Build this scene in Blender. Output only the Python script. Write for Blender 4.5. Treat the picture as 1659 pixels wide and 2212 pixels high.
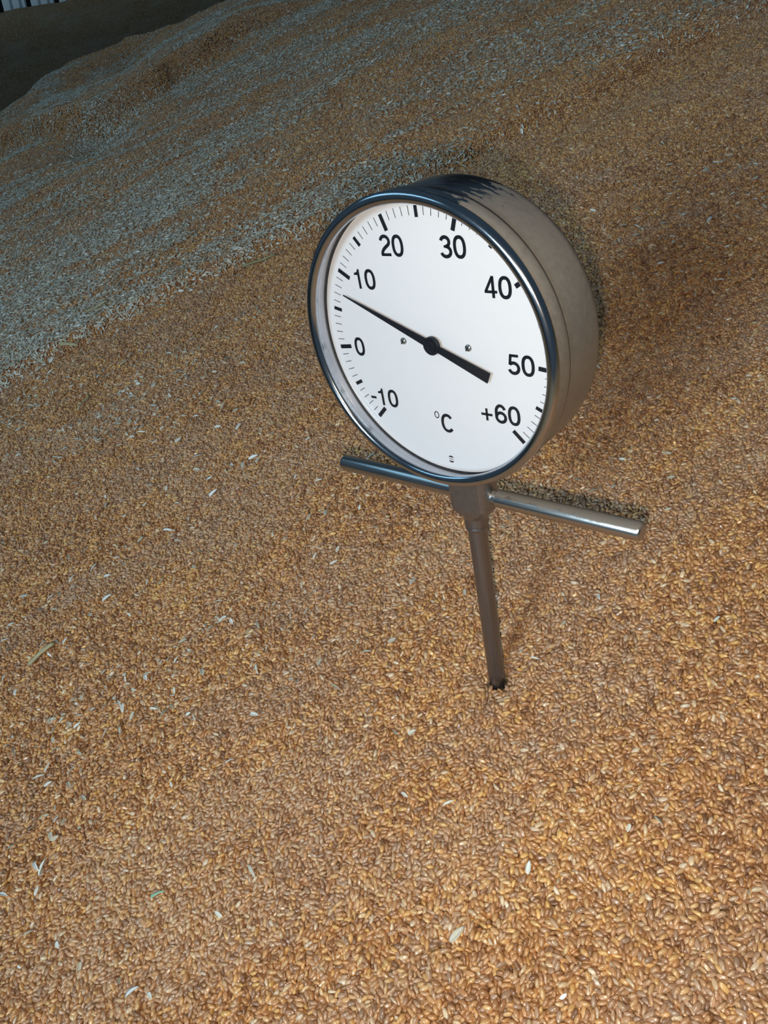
import bpy, math, random
import numpy as np
from mathutils import Matrix, Vector

scene = bpy.context.scene
for o in list(bpy.data.objects):
    bpy.data.objects.remove(o)
COL = scene.collection

# ------------------------------------------------------------------ camera, light, exposure
PITCH = math.radians(38.0)
CAM = Vector((-0.0764, -0.3530, 0.4154))
cam_d = bpy.data.cameras.new('camera')
cam_d.sensor_fit = 'VERTICAL'
cam_d.sensor_height = 36.0
cam_d.lens = 1700.0 / 2212.0 * 36.0
cam_d.clip_start = 0.01
cam_o = bpy.data.objects.new('camera', cam_d)
COL.objects.link(cam_o)
cam_o.location = CAM
cam_o.rotation_euler = (math.radians(90) - PITCH, 0, 0)
scene.camera = cam_o

scene.view_settings.view_transform = 'Standard'
scene.view_settings.look = 'None'
scene.view_settings.gamma = 1.0
scene.view_settings.use_curve_mapping = False
scene.view_settings.exposure = 0.0

world = bpy.data.worlds.new('hall_ambient')
scene.world = world
world.use_nodes = True
bg = world.node_tree.nodes['Background']
bg.inputs['Color'].default_value = (0.42, 0.70, 1.0, 1)
bg.inputs['Strength'].default_value = 0.09


def add_area(name, loc, target, power, color, sx, sy):
    d = bpy.data.lights.new(name, 'AREA')
    d.shape = 'RECTANGLE'
    d.size, d.size_y = sx, sy
    d.energy = power
    d.color = color
    o = bpy.data.objects.new(name, d)
    COL.objects.link(o)
    o.location = loc
    o.rotation_euler = (Vector(target) - Vector(loc)).to_track_quat('-Z', 'Y').to_euler()
    return o


# daylight through the open doorway behind and to the left of the photographer
DAY = Vector((-0.05, 0.015, 0.236)) + Vector((-0.547, -0.797, 0.257)).normalized() * 1.75
add_area('doorway_daylight', DAY, (0.0, 0.1, 0.1), 21.0, (0.64, 0.86, 1.0), 0.42, 0.5)
# long window band in the left-hand wall of the hall
add_area('side_window_daylight', (-3.0, 0.4, 1.8), (0.0, 0.6, 0.0), 13.0, (0.36, 0.72, 1.0), 3.0, 0.7)
# added fill lamp with no known source, brightens the far wall
sk = add_area('far_wall_fill', (-5.4, 5.8, -0.1), (-2.9, 7.05, 0.9), 6.0, (0.62, 0.86, 1.0), 0.5, 0.5)
sk.data.spread = math.radians(60)
# the phone's own flash, a few centimetres beside its lens
fl = bpy.data.lights.new('phone_flash', 'POINT')
fl.energy = 6.2
fl.color = (1.0, 0.87, 0.68)
fl.shadow_soft_size = 0.005
fo = bpy.data.objects.new('phone_flash', fl)
COL.objects.link(fo)
fo.location = CAM + Vector((-0.006, -0.021 * math.sin(PITCH), -0.021 * math.cos(PITCH)))

# ------------------------------------------------------------------ frames
# the slope of the heap: a runs along it, b runs away from the camera, w is height above it; origin = where the probe enters
E1 = np.array([0.896, 0.273, 0.349]); E1 /= np.linalg.norm(E1)
NN = np.array([-0.330, -0.117, 0.937]); NN -= E1 * (E1 @ NN); NN /= np.linalg.norm(NN)
E2 = np.cross(NN, E1)
SLOPE = np.stack([E1, E2, NN], 1)          # columns
S = 0.068                                  # radius of the dial's scale circle in metres


def slope_pt(a, b, w=0.0):
    return Vector(E1 * a + E2 * b + NN * w)


rng = np.random.default_rng(7)
random.seed(7)

# ------------------------------------------------------------------ materials


def mat(name):
    m = bpy.data.materials.new(name)
    m.use_nodes = True
    nt = m.node_tree
    b = nt.nodes['Principled BSDF']
    return m, nt, b


def simple(name, col, rough=0.5, metal=0.0, spec=0.5):
    m, nt, b = mat(name)
    b.inputs['Base Color'].default_value = (*col, 1)
    b.inputs['Roughness'].default_value = rough
    b.inputs['Metallic'].default_value = metal
    b.inputs['Specular IOR Level'].default_value = spec
    return m


def ramp(nt, stops, interp='LINEAR'):
    r = nt.nodes.new('ShaderNodeValToRGB')
    r.color_ramp.interpolation = interp
    while len(r.color_ramp.elements) < len(stops):
        r.color_ramp.elements.new(0.5)
    for e, (p, c) in zip(r.color_ramp.elements, stops):
        e.position = p
        e.color = (*c, 1)
    return r


def noise(nt, scale, detail=3, rough=0.55, vec=None):
    n = nt.nodes.new('ShaderNodeTexNoise')
    n.inputs['Scale'].default_value = scale
    n.inputs['Detail'].default_value = detail
    n.inputs['Roughness'].default_value = rough
    if vec is not None:
        nt.links.new(vec, n.inputs['Vector'])
    return n


def math_node(nt, op, a, b=None, clamp=False):
    n = nt.nodes.new('ShaderNodeMath')
    n.operation = op
    n.use_clamp = clamp
    for i, v in enumerate((a, b)):
        if v is None:
            continue
        if isinstance(v, (int, float)):
            n.inputs[i].default_value = v
        else:
            nt.links.new(v, n.inputs[i])
    return n.outputs[0]


def mix_rgb(nt, fac, a, b, mode='MIX'):
    n = nt.nodes.new('ShaderNodeMix')
    n.data_type = 'RGBA'
    n.blend_type = mode
    for sock, v in ((n.inputs[0], fac), (n.inputs[6], a), (n.inputs[7], b)):
        if isinstance(v, (int, float)):
            sock.default_value = v
        elif isinstance(v, tuple):
            sock.default_value = (*v, 1)
        else:
            nt.links.new(v, sock)
    return n.outputs[2]


def wheat_material():
    m, nt, b = mat('wheat_grain')
    at = nt.nodes.new('ShaderNodeAttribute')
    at.attribute_type = 'INSTANCER'
    at.attribute_name = 'tint'
    r = ramp(nt, [(0.0, (0.177, 0.067, 0.025)), (0.18, (0.354, 0.151, 0.056)), (0.42, (0.530, 0.243, 0.088)),
                  (0.65, (0.645, 0.327, 0.119)), (0.84, (0.770, 0.435, 0.131)), (0.94, (0.770, 0.524, 0.279)),
                  (1.0, (0.800, 0.645, 0.468))])
    nt.links.new(at.outputs['Fac'], r.inputs[0])
    tc = nt.nodes.new('ShaderNodeTexCoord')
    n = noise(nt, 420.0, 2, 0.6, tc.outputs['Object'])
    v = math_node(nt, 'MULTIPLY_ADD', n.outputs['Fac'], 1.0)
    v.node.inputs[2].default_value = 0.5
    du = nt.nodes.new('ShaderNodeAttribute')
    du.attribute_type = 'INSTANCER'
    du.attribute_name = 'dust'
    hs = nt.nodes.new('ShaderNodeHueSaturation')
    nt.links.new(mix_rgb(nt, du.outputs['Fac'], r.outputs[0], (0.49, 0.325, 0.22)), hs.inputs['Color'])
    nt.links.new(v, hs.inputs['Value'])
    nt.links.new(hs.outputs[0], b.inputs['Base Color'])
    b.inputs['Roughness'].default_value = 0.26
    b.inputs['Specular IOR Level'].default_value = 0.75
    return m


def chaff_material():
    m, nt, b = mat('dry_chaff')
    at = nt.nodes.new('ShaderNodeAttribute')
    at.attribute_type = 'INSTANCER'
    at.attribute_name = 'tint'
    r = ramp(nt, [(0.0, (0.32, 0.27, 0.18)), (0.3, (0.50, 0.46, 0.35)), (0.6, (0.64, 0.62, 0.53)),
                  (0.85, (0.76, 0.76, 0.69)), (1.0, (0.86, 0.87, 0.83))])
    nt.links.new(at.outputs['Fac'], r.inputs[0])
    tc = nt.nodes.new('ShaderNodeTexCoord')
    w = noise(nt, 600.0, 2, 0.5, tc.outputs['Object'])
    nt.links.new(mix_rgb(nt, 0.25, r.outputs[0], w.outputs['Color'], 'OVERLAY'), b.inputs['Base Color'])
    b.inputs['Roughness'].default_value = 0.42
    b.inputs['Specular IOR Level'].default_value = 0.5
    return m


def heap_material():
    """Loose wheat seen from too far to tell the kernels apart."""
    m, nt, b = mat('wheat_heap')
    tc = nt.nodes.new('ShaderNodeTexCoord')
    vo = nt.nodes.new('ShaderNodeTexVoronoi')
    vo.inputs['Scale'].default_value = 190.0
    nt.links.new(tc.outputs['Object'], vo.inputs['Vector'])
    sep = nt.nodes.new('ShaderNodeSeparateColor')
    nt.links.new(vo.outputs['Color'], sep.inputs[0])
    r = ramp(nt, [(0.0, (0.12, 0.055, 0.022)), (0.4, (0.27, 0.145, 0.06)), (0.8, (0.38, 0.22, 0.09)), (1.0, (0.46, 0.38, 0.25))])
    nt.links.new(sep.outputs[0], r.inputs[0])
    big = noise(nt, 3.5, 4, 0.6, tc.outputs['Object'])
    f = ramp(nt, [(0.45, (0, 0, 0)), (0.72, (0.55, 0.55, 0.55))])
    nt.links.new(big.outputs['Fac'], f.inputs[0])
    nt.links.new(mix_rgb(nt, f.outputs[0], r.outputs[0], (0.34, 0.29, 0.20)), b.inputs['Base Color'])
    bp = nt.nodes.new('ShaderNodeBump')
    bp.inputs['Strength'].default_value = 1.0
    bp.inputs['Distance'].default_value = 0.004
    inv = math_node(nt, 'SUBTRACT', 1.0, vo.outputs['Distance'])
    nt.links.new(inv, bp.inputs['Height'])
    nt.links.new(bp.outputs[0], b.inputs['Normal'])
    b.inputs['Roughness'].default_value = 0.75
    return m


def steel_material(name, col, rough, aniso_axis=None, smudge=0.12):
    m, nt, b = mat(name)
    b.inputs['Metallic'].default_value = 1.0
    tc = nt.nodes.new('ShaderNodeTexCoord')
    mp = nt.nodes.new('ShaderNodeMapping')
    nt.links.new(tc.outputs['Object'], mp.inputs['Vector'])
    mp.inputs['Scale'].default_value = aniso_axis or (60, 60, 60)
    n = noise(nt, 1.0, 5, 0.65, mp.outputs[0])
    r = math_node(nt, 'MULTIPLY_ADD', n.outputs['Fac'], smudge * 2)
    r.node.inputs[2].default_value = rough - smudge
    nt.links.new(r, b.inputs['Roughness'])
    c = ramp(nt, [(0.3, tuple(v * 0.85 for v in col)), (0.7, col)])
    nt.links.new(n.outputs['Fac'], c.inputs[0])
    nt.links.new(c.outputs[0], b.inputs['Base Color'])
    return m


def dusty_case_material():
    """Stainless case under a film of grain dust, wiped off by fingers on top."""
    m, nt, b = mat('dusty_steel')
    tc = nt.nodes.new('ShaderNodeTexCoord')
    sep = nt.nodes.new('ShaderNodeSeparateXYZ')
    nt.links.new(tc.outputs['Object'], sep.inputs[0])
    # local frame: x right, y up (dial centre at y = 3.55 S), z towards the dial
    x = math_node(nt, 'DIVIDE', sep.outputs[0], S)
    y = math_node(nt, 'SUBTRACT', math_node(nt, 'DIVIDE', sep.outputs[1], S), 3.55)
    z = math_node(nt, 'SUBTRACT', math_node(nt, 'DIVIDE', sep.outputs[2], S), 0.22)
    ang = math_node(nt, 'ARCTAN2', x, y)          # 0 at twelve o'clock, + to the right
    comb = nt.nodes.new('ShaderNodeCombineXYZ')
    nt.links.new(math_node(nt, 'MULTIPLY', ang, 2.2), comb.inputs[0])
    nt.links.new(math_node(nt, 'MULTIPLY', z, 9.0), comb.inputs[1])
    streak = noise(nt, 3.0, 6, 0.62, comb.outputs[0])
    fine = noise(nt, 260.0, 4, 0.6, tc.outputs['Object'])
    # wiped patch: from -0.75 rad to about +0.30 rad with a ragged, streaky border
    edge = math_node(nt, 'ADD', ang, math_node(nt, 'MULTIPLY', math_node(nt, 'SUBTRACT', streak.outputs['Fac'], 0.5), 0.9))
    edge = math_node(nt, 'ADD', edge, math_node(nt, 'MULTIPLY', z, 0.04))
    right = nt.nodes.new('ShaderNodeMapRange')
    nt.links.new(edge, right.inputs[0])
    right.inputs[1].default_value, right.inputs[2].default_value = 0.37, 0.42
    left = nt.nodes.new('ShaderNodeMapRange')
    nt.links.new(edge, left.inputs[0])
    left.inputs[1].default_value, left.inputs[2].default_value = -0.45, -0.95
    dust = math_node(nt, 'MAXIMUM', right.outputs[0], math_node(nt, 'MULTIPLY', left.outputs[0], 0.6))
    # thin streaks left inside the wiped patch
    inner = nt.nodes.new('ShaderNodeMapRange')
    nt.links.new(streak.outputs['Fac'], inner.inputs[0])
    inner.inputs[1].default_value, inner.inputs[2].default_value = 0.55, 0.8
    dust = math_node(nt, 'MAXIMUM', dust, math_node(nt, 'MULTIPLY', inner.outputs[0], 0.5))
    # rubbed rear edge and thinning dust towards the underside
    rub = nt.nodes.new('ShaderNodeMapRange')
    nt.links.new(math_node(nt, 'ADD', z, math_node(nt, 'MULTIPLY', math_node(nt, 'SUBTRACT', streak.outputs['Fac'], 0.5), 0.35)), rub.inputs[0])
    rub.inputs[1].default_value, rub.inputs[2].default_value = -0.48, -0.43
    low = nt.nodes.new('ShaderNodeMapRange')
    nt.links.new(ang, low.inputs[0])
    low.inputs[1].default_value, low.inputs[2].default_value = 2.1, 1.0
    dust = math_node(nt, 'MULTIPLY', dust, math_node(nt, 'MULTIPLY_ADD', rub.outputs[0], 0.75))
    dust.node.inputs[1].default_value = 1.0
    dust = math_node(nt, 'MULTIPLY', dust, math_node(nt, 'ADD', math_node(nt, 'MULTIPLY', low.outputs[0], 0.72), 0.20))
    grain = math_node(nt, 'ADD', math_node(nt, 'MULTIPLY', fine.outputs['Fac'], 0.6), 0.55)
    dust = math_node(nt, 'MULTIPLY', dust, grain, True)
    b.inputs['Base Color'].default_value = (0.36, 0.36, 0.38, 1)
    b.inputs['Metallic'].default_value = 1.0
    b.inputs['Roughness'].default_value = 0.24
    db = nt.nodes.new('ShaderNodeBsdfDiffuse')
    db.inputs['Color'].default_value = (0.235, 0.212, 0.19, 1)
    mx = nt.nodes.new('ShaderNodeMixShader')
    nt.links.new(dust, mx.inputs[0])
    nt.links.new(b.outputs[0], mx.inputs[1])
    nt.links.new(db.outputs[0], mx.inputs[2])
    nt.links.new(mx.outputs[0], nt.nodes['Material Output'].inputs['Surface'])
    return m


def glass_material():
    m = bpy.data.materials.new('clear_glass')
    m.use_nodes = True
    nt = m.node_tree
    nt.nodes.remove(nt.nodes['Principled BSDF'])
    tr = nt.nodes.new('ShaderNodeBsdfTransparent')
    tr.inputs[0].default_value = (0.985, 0.99, 0.99, 1)
    gl = nt.nodes.new('ShaderNodeBsdfGlossy')
    gl.inputs['Roughness'].default_value = 0.02
    fr = nt.nodes.new('ShaderNodeFresnel')
    geo = nt.nodes.new('ShaderNodeNewGeometry')
    ior = math_node(nt, 'MULTIPLY_ADD', geo.outputs['Backfacing'], 1 / 1.45 - 1.45)
    ior.node.inputs[2].default_value = 1.45
    nt.links.new(ior, fr.inputs[0])
    mx = nt.nodes.new('ShaderNodeMixShader')
    nt.links.new(fr.outputs[0], mx.inputs[0])
    nt.links.new(tr.outputs[0], mx.inputs[1])
    nt.links.new(gl.outputs[0], mx.inputs[2])
    nt.links.new(mx.outputs[0], nt.nodes['Material Output'].inputs['Surface'])
    return m


def straw_material(name, c0, c1):
    m, nt, b = mat(name)
    tc = nt.nodes.new('ShaderNodeTexCoord')
    mp = nt.nodes.new('ShaderNodeMapping')
    nt.links.new(tc.outputs['Object'], mp.inputs['Vector'])
    mp.inputs['Scale'].default_value = (60, 1500, 1500)
    n = noise(nt, 1.0, 3, 0.6, mp.outputs[0])
    r = ramp(nt, [(0.3, c0), (0.7, c1)])
    nt.links.new(n.outputs['Fac'], r.inputs[0])
    nt.links.new(r.outputs[0], b.inputs['Base Color'])
    b.inputs['Roughness'].default_value = 0.45
    return m


M_WHEAT = wheat_material()
M_CHAFF = chaff_material()
M_HEAP = heap_material()
M_BEZEL = steel_material('polished_steel', (0.52, 0.54, 0.58), 0.15, (60, 60, 60), 0.04)
M_ROD = steel_material('brushed_steel', (0.56, 0.55, 0.54), 0.26, (25, 900, 900), 0.10)


def dusty_bar_material():
    m = steel_material('dusty_bar_steel', (0.56, 0.55, 0.54), 0.26, (25, 900, 900), 0.10)
    nt = m.node_tree
    b = nt.nodes['Principled BSDF']
    tc = nt.nodes.new('ShaderNodeTexCoord')
    sep = nt.nodes.new('ShaderNodeSeparateXYZ')
    nt.links.new(tc.outputs['Object'], sep.inputs[0])
    # height above the bar's axis, in bar radii
    y = math_node(nt, 'SUBTRACT', math_node(nt, 'DIVIDE', sep.outputs[1], S * 0.078), (3.55 - 1.418) / 0.078)
    n = noise(nt, 180.0, 5, 0.65, tc.outputs['Object'])
    e = math_node(nt, 'ADD', y, math_node(nt, 'MULTIPLY', math_node(nt, 'SUBTRACT', n.outputs['Fac'], 0.5), 0.9))
    mr = nt.nodes.new('ShaderNodeMapRange')
    nt.links.new(e, mr.inputs[0])
    mr.inputs[1].default_value, mr.inputs[2].default_value = 0.48, 0.78
    db = nt.nodes.new('ShaderNodeBsdfDiffuse')
    db.inputs['Color'].default_value = (0.19, 0.165, 0.14, 1)
    mx = nt.nodes.new('ShaderNodeMixShader')
    nt.links.new(math_node(nt, 'MULTIPLY', mr.outputs[0], 0.85), mx.inputs[0])
    nt.links.new(b.outputs[0], mx.inputs[1])
    nt.links.new(db.outputs[0], mx.inputs[2])
    nt.links.new(mx.outputs[0], nt.nodes['Material Output'].inputs['Surface'])
    return m


M_RODD = dusty_bar_material()
M_STEM = steel_material('dull_steel', (0.33, 0.325, 0.345), 0.36, (900, 25, 900), 0.10)
M_BOSS = steel_material('milled_steel', (0.37, 0.36, 0.37), 0.40, (300, 300, 300), 0.08)
M_RING = steel_material('satin_steel', (0.55, 0.56, 0.60), 0.30, (60, 60, 60), 0.05)
M_CASE = dusty_case_material()
M_GLASS = glass_material()
M_DIAL = simple('white_enamel', (0.745, 0.735, 0.78), 0.45)
M_INK = simple('black_print', (0.010, 0.012, 0.018), 0.9, 0.0, 0.08)
M_POINTER = simple('black_lacquer', (0.010, 0.011, 0.016), 0.45, 0.0, 0.25)
M_GASKET = simple('black_rubber', (0.012, 0.012, 0.014), 0.6)
M_SCREW = simple('zinc_screw', (0.55, 0.55, 0.55), 0.3, 1.0)
M_STRAW = straw_material('dry_straw', (0.34, 0.29, 0.15), (0.58, 0.52, 0.32))
M_STRAWG = straw_material('olive_straw', (0.24, 0.22, 0.10), (0.40, 0.37, 0.19))
M_GREEN = straw_material('green_blade', (0.20, 0.42, 0.26), (0.36, 0.60, 0.42))

# ------------------------------------------------------------------ mesh helpers


def mesh_obj(name, verts, faces, material, parent=None, smooth=True, matrix=None):
    me = bpy.data.meshes.new(name)
    me.from_pydata([tuple(v) for v in verts], [], faces)
    me.materials.append(material)
    if smooth:
        me.polygons.foreach_set('use_smooth', [True] * len(me.polygons))
    me.update()
    o = bpy.data.objects.new(name, me)
    COL.objects.link(o)
    if parent is not None:
        o.parent = parent
    if matrix is not None:
        o.matrix_world = matrix
    return o


def sharp(o, deg=35):
    me = o.data
    import bmesh
    bm = bmesh.new()
    bm.from_mesh(me)
    for e in bm.edges:
        if len(e.link_faces) == 2 and e.calc_face_angle(0) > math.radians(deg):
            e.smooth = False
    bm.to_mesh(me)
    bm.free()
    return o


def tag(o, label, cat, group=None, kind=None):
    o['label'] = label
    o['category'] = cat
    if group:
        o['group'] = group
    if kind:
        o['kind'] = kind
    return o


def lathe(profile, seg=96, axis='z', closed=False):
    """profile of (r, h); revolve about z or y."""
    vs, fs = [], []
    n = len(profile)
    for i in range(seg):
        t = 2 * math.pi * i / seg
        for r, h in profile:
            if axis == 'z':
                vs.append((r * math.sin(t), r * math.cos(t), h))
            else:
                vs.append((r * math.sin(t), h, r * math.cos(t)))
    rows = n if closed else n - 1
    for i in range(seg):
        j = (i + 1) % seg
        for k in range(rows):
            k2 = (k + 1) % n
            q = (i * n + k, i * n + k2, j * n + k2, j * n + k)
            fs.append(q if axis == 'z' else q[::-1])
    return vs, fs


# ------------------------------------------------------------------ noise on arrays
def vnoise(x, y, seed=0):
    x = np.asarray(x, float); y = np.asarray(y, float)
    xi = np.floor(x).astype(np.int64); yi = np.floor(y).astype(np.int64)
    xf = x - xi; yf = y - yi
    u = xf * xf * (3 - 2 * xf); v = yf * yf * (3 - 2 * yf)

    def hsh(i, j):
        h = (i * 374761393 + j * 668265263 + seed * 1442695041) & 0xFFFFFFFF
        h = ((h ^ (h >> 13)) * 1274126177) & 0xFFFFFFFF
        h = h ^ (h >> 16)
        return (h & 0xFFFF) / 65535.0
    return (hsh(xi, yi) * (1 - u) + hsh(xi + 1, yi) * u) * (1 - v) + (hsh(xi, yi + 1) * (1 - u) + hsh(xi + 1, yi + 1) * u) * v


def fbm(x, y, seed=0, octs=4):
    s = 0; amp = 0.5; tot = 0
    for k in range(octs):
        s = s + amp * vnoise(x * 2 ** k, y * 2 ** k, seed + 17 * k); tot += amp; amp *= 0.5
    return s / tot


def sst(e0, e1, x):
    t = np.clip((x - e0) / (e1 - e0), 0, 1)
    return t * t * (3 - 2 * t)


# ------------------------------------------------------------------ the heap's surface
def ledge_b(a):
    return 0.812 + 0.035 * (vnoise(a * 5 + 3, 0 * a, 5) - 0.5) + 0.02 * (vnoise(a * 17, 0 * a, 6) - 0.5)


def ridge_b(a):
    return np.interp(a, [-1.2, -0.62, -0.5, -0.40, -0.33, -0.1, 0.1, 0.35, 0.8, 1.5], [2.6, 2.86, 2.93, 3.15, 3.25, 3.2, 2.95, 2.75, 2.6, 2.6])


def scarp_b(a):
    return np.interp(a, [-0.6, -0.45, -0.33, -0.22, -0.05, 0.03, 0.3, 0.8], [2.28, 2.20, 2.02, 1.95, 1.99, 2.06, 2.12, 2.2]) + 0.03 * (vnoise(a * 25, 0 * a, 9) - 0.5)


def height(a, b):
    w = 0.016 * (fbm(a * 3.1 + 7, b * 3.1, 1, 3) - 0.5) + 0.006 * (fbm(a * 14, b * 14, 2, 2) - 0.5)
    far = sst(0.9, 1.8, b)
    w = w + far * 0.03 * (fbm(a * 2.3, b * 3.3, 3, 3) - 0.5)
    w = w + 0.015 * sst(-0.012, 0.014, b - ledge_b(a)) - 0.012 * np.exp(-((b - ledge_b(a) + 0.05) / 0.05) ** 2) * sst(0.1, 0.35, a)
    # slumped step further up the heap and the hollow in front of the crest
    st = b - scarp_b(a)
    w = w + 0.055 * sst(-0.01, 0.085, st) * sst(0.5, 0.2, a)
    w = w - 0.05 * np.exp(-(((a + 0.24) / 0.10) ** 2 + ((b - 1.90) / 0.13) ** 2))
    w = w + 0.03 * sst(-0.05, 0.22, b - np.interp(a, [-1, -0.5, -0.4, -0.33, -0.2, 0.2], [2.62, 2.62, 2.66, 2.75, 2.9, 3.1])) * sst(0.2, -0.15, a)
    w = w - sst(2.0, 2.95, b) * np.interp(a, [-0.6, -0.45, -0.33, -0.13, 0.02, 0.25, 0.4], [0.097, 0.086, 0.090, 0.113, 0.075, 0.057, 0.04])
    r = b - ridge_b(a)
    w = w - 0.62 * np.maximum(r, 0) - 0.03 * sst(-0.06, 0.06, r)
    # small hollow where the probe goes in
    w = w - 0.006 * np.exp(-((a * a + b * b) / 0.016 ** 2))
    return w


def chaff_density(a, b):
    """share of the surface strewn with pale husks"""
    st = fbm(a * 3.2 + 1.5, b * 8.0, 21, 4)
    st2 = fbm(a * 7 + 9, b * 26, 22, 3)
    s = 0.62 * st + 0.38 * st2
    beyond = sst(-0.02, 0.015, b - ledge_b(a))
    leftness = sst(0.42, -0.1, a)
    band = beyond * sst(1.55, 1.0, b) * (0.35 + 0.65 * leftness)
    d = 0.005
    d = d + band * (0.20 + 1.8 * sst(0.41, 0.60, s))
    d = d + beyond * sst(1.1, 1.6, b) * (0.11 + 1.25 * sst(0.45, 0.62, s)) * (0.6 + 0.4 * sst(0.7, 0.0, a))
    # lighter litter down the left-hand side of the near slope
    near = (1 - beyond) * sst(-0.02, -0.26, a)
    d = d + near * (0.012 + 0.18 * sst(0.50, 0.68, s)) * sst(-0.15, 0.35, b)
    d = d + (1 - beyond) * 0.06 * sst(0.58, 0.70, s) * sst(0.05, 0.5, b)
    # fresh brown faces of the slumped steps
    face = np.exp(-((b - scarp_b(a) - 0.05) / 0.055) ** 2) * sst(-0.23, -0.18, a)
    face = np.maximum(face, np.exp(-(((a + 0.50) / 0.09) ** 2 + ((b - 2.5) / 0.16) ** 2)))
    face = np.maximum(face, np.exp(-(((a + 0.31) / 0.06) ** 2 + ((b - 2.85) / 0.22) ** 2)))
    d = d * (1 - 0.95 * face)
    d = d + 1.8 * np.exp(-(((a + 0.235) / 0.085) ** 2 + ((b - 1.90) / 0.10) ** 2))
    d = d + 1.6 * np.exp(-(((a + 0.395) / 0.03) ** 2 + ((b - 2.62) / 0.16) ** 2))
    return np.clip(d, 0, 2.4)


# ------------------------------------------------------------------ kernels
def kernel_mesh(name, L, W, H, bend, crease, seed):
    r_ = random.Random(seed)
    nr, ns = 8, 14
    vs = [(-L / 2, 0, 0)]
    for i in range(1, nr):
        t = i / nr
        x = -math.cos(math.pi * t)
        prof = max(0.0, 1 - abs(x) ** 2.3) ** 0.56 * (1 + 0.10 * x)
        for k in range(ns):
            ph = 2 * math.pi * k / ns
            d = math.atan2(math.sin(ph + math.pi / 2), math.cos(ph + math.pi / 2))
            rr = prof * (1 - crease * math.exp(-(d / 0.26) ** 2))
            y = rr * math.cos(ph) * W / 2
            z = rr * math.sin(ph) * H / 2 + bend * (1 - x * x) * H
            vs.append((x * L / 2, y, z))
    vs.append((L / 2, 0, 0))
    fs = []
    for k in range(ns):
        fs.append((0, 1 + (k + 1) % ns, 1 + k))
    for i in range(nr - 2):
        for k in range(ns):
            a = 1 + i * ns + k; b = 1 + i * ns + (k + 1) % ns
            fs.append((a, b, b + ns, a + ns))
    last = len(vs) - 1
    o = 1 + (nr - 2) * ns
    for k in range(ns):
        fs.append((last, o + k, o + (k + 1) % ns))
    me = bpy.data.meshes.new(name)
    me.from_pydata(vs, [], fs)
    me.polygons.foreach_set('use_smooth', [True] * len(me.polygons))
    me.materials.append(M_WHEAT)
    me.update()
    return me


KERNELS = [kernel_mesh('wheat_kernel', 0.0055, 0.00285, 0.0026, 0.05, 0.46, 1),
           kernel_mesh('wheat_kernel', 0.0058, 0.0027, 0.0025, 0.08, 0.50, 2),
           kernel_mesh('wheat_kernel', 0.0051, 0.0030, 0.0028, 0.03, 0.42, 3),
           kernel_mesh('wheat_kernel', 0.0056, 0.0024, 0.0022, 0.09, 0.52, 4)]


def husk_mesh(name, L, W, cup, bend, seed):
    """boat-shaped dry husk, closed with a little thickness"""
    nl, nw = 7, 4
    th = 0.00018
    vs = []
    for side in (0, 1):
        for i in range(nl + 1):
            t = i / nl
            wd = W * (math.sin(math.pi * (0.06 + 0.90 * t ** 0.85))) ** 0.8
            for k in range(nw + 1):
                u = k / nw * 2 - 1
                x = (t - 0.5) * L
                y = u * wd / 2
                z = cup * (u * u) * wd + bend * (1 - (2 * t - 1) ** 2) * L + side * th
                vs.append((x, y, z))
    fs = []
    m = (nl + 1) * (nw + 1)
    for i in range(nl):
        for k in range(nw):
            a = i * (nw + 1) + k
            fs.append((a, a + nw + 1, a + nw + 2, a + 1))
            fs.append((m + a, m + a + 1, m + a + nw + 2, m + a + nw + 1))
    rim = [k for k in range(nw + 1)] + [i * (nw + 1) + nw for i in range(1, nl + 1)] + \
          [nl * (nw + 1) + k for k in range(nw - 1, -1, -1)] + [i * (nw + 1) for i in range(nl - 1, 0, -1)]
    for p, q in zip(rim, rim[1:] + rim[:1]):
        fs.append((p, q, m + q, m + p))
    me = bpy.data.meshes.new(name)
    me.from_pydata(vs, [], fs)
    me.polygons.foreach_set('use_smooth', [True] * len(me.polygons))
    me.materials.append(M_CHAFF)
    me.update()
    return me


HUSKS = [husk_mesh('husk', 0.0082, 0.0028, 0.30, 0.03, 1), husk_mesh('husk', 0.0068, 0.0032, 0.30, -0.03, 2),
         husk_mesh('husk', 0.0092, 0.0020, 0.35, 0.05, 3)]


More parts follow.
